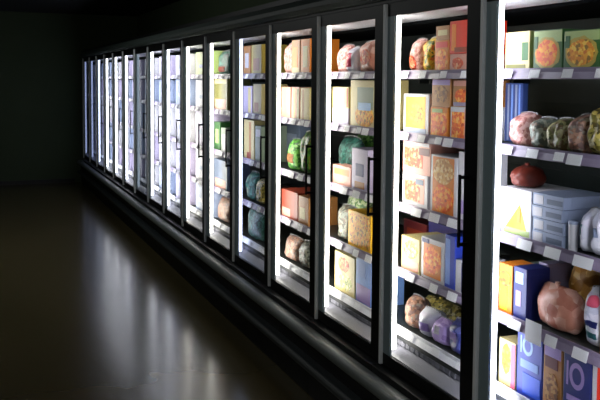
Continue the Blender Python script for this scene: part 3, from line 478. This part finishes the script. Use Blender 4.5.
 ['carton', 10.527, 0.55, 1.205, 0.305, 0.11, 0.2, 'lilacwhite', (('rect', 'greyblue', 0.5, 0.4, 0.6, 0.14),), 'pale lilac carton, middle shelf of the twelfth freezer from right'],
 ['carton', 10.527, 0.55, 0.89, 0.284, 0.11, 0.2, 'greyblue', (('rect', 'white', 0.5, 0.4, 0.6, 0.14),), 'pale grey blue carton, fourth shelf of the twelfth freezer from right'],
 ['carton', 10.527, 0.55, 0.605, 0.25, 0.11, 0.2, 'lilacwhite', (('rect', 'greyblue', 0.5, 0.4, 0.6, 0.14),), 'pale lilac carton, bottom shelf of the twelfth freezer from right'],
 ['carton', 11.288, 0.55, 1.834, 0.205, 0.11, 0.2, 'white', (('rect', 'greyblue', 0.5, 0.4, 0.6, 0.14),), 'white carton, top shelf of the thirteenth freezer from right'],
 ['carton', 11.288, 0.55, 1.545, 0.25, 0.11, 0.2, 'lilacwhite', (('rect', 'greyblue', 0.5, 0.4, 0.6, 0.14),), 'pale lilac carton, second shelf of the thirteenth freezer from right'],
 ['carton', 11.288, 0.55, 1.205, 0.31, 0.11, 0.2, 'greyblue', (('rect', 'white', 0.5, 0.4, 0.6, 0.14),), 'pale grey blue carton, middle shelf of the thirteenth freezer from right'],
 ['carton', 11.288, 0.55, 0.89, 0.28, 0.11, 0.2, 'white', (('rect', 'greyblue', 0.5, 0.4, 0.6, 0.14),), 'white carton, fourth shelf of the thirteenth freezer from right'],
 ['carton', 11.288, 0.55, 0.605, 0.243, 0.11, 0.2, 'lilacwhite', (('rect', 'greyblue', 0.5, 0.4, 0.6, 0.14),), 'pale lilac carton, bottom shelf of the thirteenth freezer from right'],
 ['carton', 12.047, 0.55, 1.834, 0.214, 0.11, 0.2, 'greyblue', (('rect', 'white', 0.5, 0.4, 0.6, 0.14),), 'pale grey blue carton, top shelf of the fourteenth freezer from right'],
 ['carton', 12.047, 0.55, 1.545, 0.248, 0.11, 0.2, 'greyblue', (('rect', 'white', 0.5, 0.4, 0.6, 0.14),), 'pale grey blue carton, second shelf of the fourteenth freezer from right'],
 ['carton', 12.047, 0.55, 1.205, 0.305, 0.11, 0.2, 'white', (('rect', 'greyblue', 0.5, 0.4, 0.6, 0.14),), 'white carton, middle shelf of the fourteenth freezer from right'],
 ['carton', 12.047, 0.55, 0.89, 0.287, 0.11, 0.2, 'greyblue', (('rect', 'white', 0.5, 0.4, 0.6, 0.14),), 'pale grey blue carton, fourth shelf of the fourteenth freezer from right'],
 ['carton', 12.047, 0.55, 0.605, 0.254, 0.11, 0.2, 'greyblue', (('rect', 'white', 0.5, 0.4, 0.6, 0.14),), 'pale grey blue carton, bottom shelf of the fourteenth freezer from right'],
 ['carton', 12.808, 0.55, 1.834, 0.212, 0.11, 0.2, 'greyblue', (('rect', 'white', 0.5, 0.4, 0.6, 0.14),), 'pale grey blue carton, top shelf of the fifteenth freezer from right'],
 ['carton', 12.808, 0.55, 1.545, 0.256, 0.11, 0.2, 'lilacwhite', (('rect', 'greyblue', 0.5, 0.4, 0.6, 0.14),), 'pale lilac carton, second shelf of the fifteenth freezer from right'],
 ['carton', 12.808, 0.55, 1.205, 0.308, 0.11, 0.2, 'white', (('rect', 'greyblue', 0.5, 0.4, 0.6, 0.14),), 'white carton, middle shelf of the fifteenth freezer from right'],
 ['carton', 12.808, 0.55, 0.89, 0.281, 0.11, 0.2, 'lilacwhite', (('rect', 'greyblue', 0.5, 0.4, 0.6, 0.14),), 'pale lilac carton, fourth shelf of the fifteenth freezer from right'],
 ['carton', 12.808, 0.55, 0.605, 0.245, 0.11, 0.2, 'white', (('rect', 'greyblue', 0.5, 0.4, 0.6, 0.14),), 'white carton, bottom shelf of the fifteenth freezer from right'],
 ['carton', 13.567, 0.55, 1.834, 0.208, 0.11, 0.2, 'white', (('rect', 'greyblue', 0.5, 0.4, 0.6, 0.14),), 'white carton, top shelf of the last freezer by back wall'],
 ['carton', 13.567, 0.55, 1.545, 0.254, 0.11, 0.2, 'greyblue', (('rect', 'white', 0.5, 0.4, 0.6, 0.14),), 'pale grey blue carton, second shelf of the last freezer by back wall'],
 ['carton', 13.567, 0.55, 1.205, 0.301, 0.11, 0.2, 'greyblue', (('rect', 'white', 0.5, 0.4, 0.6, 0.14),), 'pale grey blue carton, middle shelf of the last freezer by back wall'],
 ['carton', 13.567, 0.55, 0.89, 0.278, 0.11, 0.2, 'white', (('rect', 'greyblue', 0.5, 0.4, 0.6, 0.14),), 'white carton, fourth shelf of the last freezer by back wall'],
 ['carton', 13.567, 0.55, 0.605, 0.249, 0.11, 0.2, 'lilacwhite', (('rect', 'greyblue', 0.5, 0.4, 0.6, 0.14),), 'pale lilac carton, bottom shelf of the last freezer by back wall'],
]

# ------------------------------------------------------------------ packages on the shelves
def art_part(parent, kind, mat, cy, cz, w, h, W, Hh, k, front=0.0):
    """a printed shape lying on the front face; cy runs left to right as a shopper sees it"""
    y = W / 2 - cy * W; z = cz * Hh; hw = w * W / 2; hh = h * Hh / 2
    hw = min(hw, W / 2 - 0.003); y = max(-W / 2 + hw + 0.002, min(W / 2 - hw - 0.002, y))
    hh = min(hh, Hh / 2 - 0.003); z = max(hh + 0.002, min(Hh - hh - 0.002, z))
    t = 0.0007 * (k + 1)
    bm = bmesh.new()
    if kind == 'rect':
        box(bm, front - t, front, y - hw, y + hw, z - hh, z + hh); name = 'printed_panel'
    elif kind == 'tri':
        v = [bm.verts.new((xx, yy, zz)) for xx in (front - t, front) for yy, zz in ((y + hw, z - hh), (y - hw, z - hh), (y - hw * 0.35, z + hh))]
        bm.faces.new(v[:3]); bm.faces.new(v[3:][::-1])
        for i in range(3): bm.faces.new((v[i], v[(i + 1) % 3], v[3 + (i + 1) % 3], v[3 + i]))
        name = 'food_picture'
    elif kind == 'disc':
        hw = min(hw * 1.15, W / 2 - 0.003); hh = min(hh * 1.15, Hh / 2 - 0.003)
        y = max(-W / 2 + hw + 0.002, min(W / 2 - hw - 0.002, y)); z = max(hh + 0.002, min(Hh - hh - 0.002, z))
        n = 22; ra = [1 + 0.07 * random.uniform(-1, 1) for _ in range(n)]
        a = [bm.verts.new((front - t, y + hw * ra[i] * 0.94 * math.cos(2 * PI * i / n), z + hh * ra[i] * 0.94 * math.sin(2 * PI * i / n))) for i in range(n)]
        b_ = [bm.verts.new((front, v.co.y, v.co.z)) for v in a]
        bm.faces.new(a); bm.faces.new(b_[::-1])
        for i in range(n): bm.faces.new((a[i], a[(i + 1) % n], b_[(i + 1) % n], b_[i]))
        name = 'food_picture'
    else:
        n = 24; rings = []
        for f, xx in ((1, front), (1, front - t), (0.62, front - t), (0.62, front)):
            rings.append([bm.verts.new((xx, y + hw * f * math.cos(2 * PI * i / n), z + hh * f * math.sin(2 * PI * i / n))) for i in range(n)])
        for q in range(4):
            A, B = rings[q], rings[(q + 1) % 4]
            for i in range(n): bm.faces.new((A[i], A[(i + 1) % n], B[(i + 1) % n], B[i]))
        # the upright bar beside the bowl of the mark
        box(bm, front - t, front, y + hw * 1.15, y + hw * 1.4, z - hh * 0.9, z + hh * 0.9)
        name = 'ring_emblem'
    return obj(name, bm, mat, parent)

def make_carton(W, Hh, depth, body, art):
    r = empty('food_carton', (0, 0, 0))
    bm = bmesh.new(); box(bm, 0.0, depth, -W / 2, W / 2, 0.0, Hh, bev=min(0.0025, W * 0.06, Hh * 0.08))
    bo = obj('box_body', bm, MATS[body], r)
    # glued side flap, seen as a thin raised tab on the near end
    bm = bmesh.new(); box(bm, depth * 0.15, depth * 0.85, -W / 2 - 0.0012, -W / 2 + 0.001, Hh * 0.12, Hh * 0.88)
    obj('end_flap', bm, MATS[body], bo)
    for k, (kd, c, cy, cz, w, h) in enumerate(art):
        art_part(r, kd, MATS[c], cy, cz, w, h, W, Hh, k)
    return r

def make_bag(W, Hh, depth, body, art, loaf=False):
    r = empty('food_bag' if not loaf else 'round_bag', (0, 0, 0))
    nu, nv = 14, 14
    sd = Vector((random.uniform(0, 50), random.uniform(0, 50), random.uniform(0, 50)))
    bm = bmesh.new(); grid = {}
    p = 2.2 if loaf else 3.2
    def thick(a, b):
        ta = max(0.0, 1 - abs(2 * a - 1) ** p) ** 0.55; tb = max(0.0, 1 - abs(2 * b - 0.9) ** p if b > 0.45 else 1 - abs((0.45 - b) / 0.45) ** 4.5) ** 0.5
        return ta * tb
    def pt(a, b, side):
        y = (0.5 - a) * W; z = b * Hh
        if loaf:                                        # rounded outline
            k = math.sqrt(max(0.0, 1 - (2 * b - 1) ** 2)) * 0.35 + 0.65
            y *= k
        else:
            y *= 1 - 0.06 * math.sin(b * PI)
            z -= 0.06 * Hh * (2 * a - 1) ** 2 * b
        n = noise.noise(Vector((a * 3.1, b * 3.1, side * 2.0)) + sd) * 0.22 + noise.noise(Vector((a * 8, b * 8, side * 3.0)) + sd) * 0.10
        t = thick(a, b); d = depth / 2 * t * max(0.25, 0.9 + n)
        x = depth / 2 + side * min(d, depth / 2)
        if 0.02 < b < 0.98: z += 0.02 * Hh * noise.noise(Vector((a * 4, b * 4, 9.0)) + sd)
        return (x, y, max(0.0, z))
    for side in (-1, 1):
        for i in range(nu + 1):
            for j in range(nv + 1):
                edge = i in (0, nu) or j in (0, nv)
                if edge and side == 1: grid[1, i, j] = grid[-1, i, j]; continue
                grid[side, i, j] = bm.verts.new(pt(i / nu, j / nv, 0 if edge else side))
        for i in range(nu):
            for j in range(nv):
                q = [grid[side, i, j], grid[side, i + 1, j], grid[side, i + 1, j + 1], grid[side, i, j + 1]]
                bm.faces.new(q if side == -1 else q[::-1])
    body_o = obj('bag_body', bm, MATS[body], r, smooth=True)
    if not loaf:
        bm = bmesh.new(); n = 12                        # crimped top seal
        for k in range(n):
            y0 = -W * 0.46 + W * 0.92 * k / n; y1 = y0 + W * 0.92 / n
            dx = 0.0015 * (1 if k % 2 else -1)
            zb = Hh * (1 - 0.06 * ((y0 + y1) / W) ** 2)
            box(bm, depth / 2 - 0.0015 + dx, depth / 2 + 0.0015 + dx, y0, y1, zb - 0.012, zb + 0.003)
        obj('top_seal', bm, M['seal'], body_o)
    else:
        bm = bmesh.new(); bmesh.ops.create_cone(bm, segments=10, radius1=0.005, radius2=0.011, depth=0.016, cap_ends=True, matrix=Matrix.Translation((depth / 2, W * 0.1, Hh * 1.0)))
        obj('gathered_neck', bm, MATS[body], body_o)
    for k, (kd, c, cy, cz, w, h) in enumerate(art):
        # printed label that follows the bulge of the film
        bm = bmesh.new(); n = 6; top = []
        for i in range(n + 1):
            for j in range(n + 1):
                a = min(0.9, max(0.1, cy + w * (i / n - 0.5))); b = min(0.9, max(0.1, cz + h * (j / n - 0.5)))
                if kd == 'disc':
                    u, v = 2 * i / n - 1, 2 * j / n - 1
                    du, dv = u * math.sqrt(1 - v * v / 2), v * math.sqrt(1 - u * u / 2)
                    a = min(0.92, max(0.08, cy + w * du / 2)); b = min(0.92, max(0.08, cz + h * dv / 2))
                x, y, z = pt(a, b, -1); top.append(bm.verts.new((x - 0.002 - 0.0006 * k, y, z)))
        for i in range(n):
            for j in range(n):
                q = i * (n + 1) + j; bm.faces.new((top[q], top[q + 1], top[q + n + 2], top[q + n + 1]))
        bmesh.ops.solidify(bm, geom=bm.faces[:], thickness=0.0015)
        obj('printed_label', bm, MATS[c], body_o, smooth=True)
    return r

def make_tub(W, Hh, body, art):
    r = empty('food_tub', (0, 0, 0)); R = W / 2; cx = R
    bm = bmesh.new(); n = 20
    prof = [(0.0, 0.0), (R * 0.8, 0.0), (R * 0.84, 0.004), (R * 0.96, Hh * 0.9), (0.0, Hh * 0.9)]
    def lathe(bm, prof):
        rings = [[bm.verts.new((cx + rr * math.cos(2 * PI * i / n), rr * math.sin(2 * PI * i / n), z)) for i in range(n)] for rr, z in prof if rr > 0]
        for A, B in zip(rings, rings[1:]):
            for i in range(n): bm.faces.new((A[i], A[(i + 1) % n], B[(i + 1) % n], B[i]))
        bm.faces.new(rings[0][::-1]); bm.faces.new(rings[-1])
    lathe(bm, prof); bd = obj('tub_body', bm, MATS[body], r, smooth=False)
    bm = bmesh.new(); lathe(bm, [(R, Hh * 0.9), (R, Hh * 0.985), (R * 0.93, Hh)]); obj('lid', bm, MATS['greyblue'], r)
    return r

CATS = {'carton': 'carton', 'bag': 'bag', 'loaf': 'bag', 'tub': 'tub'}
NM = {'r': 'rect', 'd': 'disc', 'g': 'ring', 'tri': 'tri'}
for kind, yc, W, z0, Hh, dx, depth, body, art, label in PRODUCTS:
    if kind == 'carton': o = make_carton(W, Hh, depth, body, [(NM.get(a[0], a[0]),) + tuple(a[1:]) for a in art])
    elif kind == 'tub': o = make_tub(W, Hh, body, art)
    else: o = make_bag(W, Hh, depth, body, [(NM.get(a[0], a[0]),) + tuple(a[1:]) for a in art], kind == 'loaf')
    o.location = (D + dx, yc, z0)
    shelf, _, fz = label.rpartition(' shelf of the ')
    tag(o, label, CATS[kind], 'packages on the %s shelf of the %s' % (shelf.split(',')[-1].strip(), fz))

# ------------------------------------------------------------------ unseen dim fill lights under the ceiling, added to brighten the door stiles
def area(name, loc, sx, sy, power, col, rot=(0, 0, 0)):
    l = bpy.data.lights.new(name, 'AREA'); l.shape = 'RECTANGLE'; l.size = sx; l.size_y = sy; l.energy = power; l.color = col
    o = bpy.data.objects.new(name, l); COL.objects.link(o); o.location = loc; o.rotation_euler = rot
    return o
tilt = (0, -math.radians(42), 0)
area('added_fill', (-0.8, 0.4, CEIL - 0.06), 0.25, 2.4, 20, (0.97, 1.0, 0.97), tilt)
area('added_fill', (-0.8, 8.0, CEIL - 0.06), 0.25, 2.4, 21, (0.97, 1.0, 0.97), tilt)

w = bpy.data.worlds.new('World'); SC.world = w; w.use_nodes = True
w.node_tree.nodes['Background'].inputs[0].default_value = (0.02, 0.024, 0.022, 1)
w.node_tree.nodes['Background'].inputs[1].default_value = 0.2

# ------------------------------------------------------------------ camera
yaw, pit, roll = 0.4002, 0.0605, 0.0081
fw = Vector((math.sin(yaw) * math.cos(pit), math.cos(yaw) * math.cos(pit), -math.sin(pit)))
r_ = Vector((math.cos(yaw), -math.sin(yaw), 0)); u_ = r_.cross(fw)
r2 = math.cos(roll) * r_ + math.sin(roll) * u_; u2 = -math.sin(roll) * r_ + math.cos(roll) * u_
cam = bpy.data.cameras.new('camera'); co = bpy.data.objects.new('camera', cam); COL.objects.link(co)
m3 = Matrix((r2, u2, -fw)).transposed()
co.matrix_world = Matrix.Translation((0, 0, EYE)) @ m3.to_4x4()
cam.sensor_width = 36; cam.lens = 780 / 600 * 36; cam.shift_y = (128.72 - 200) / 600
cam.clip_start = 0.05
SC.camera = co

SC.view_settings.view_transform = 'Standard'; SC.view_settings.look = 'None'
SC.view_settings.gamma = 1; SC.view_settings.exposure = 0.0; SC.view_settings.use_curve_mapping = False
SC.cycles.use_denoising = True
SC.cycles.use_adaptive_sampling = False
SC.cycles.max_bounces = 8; SC.cycles.transparent_max_bounces = 24
SC.cycles.sample_clamp_indirect = 6
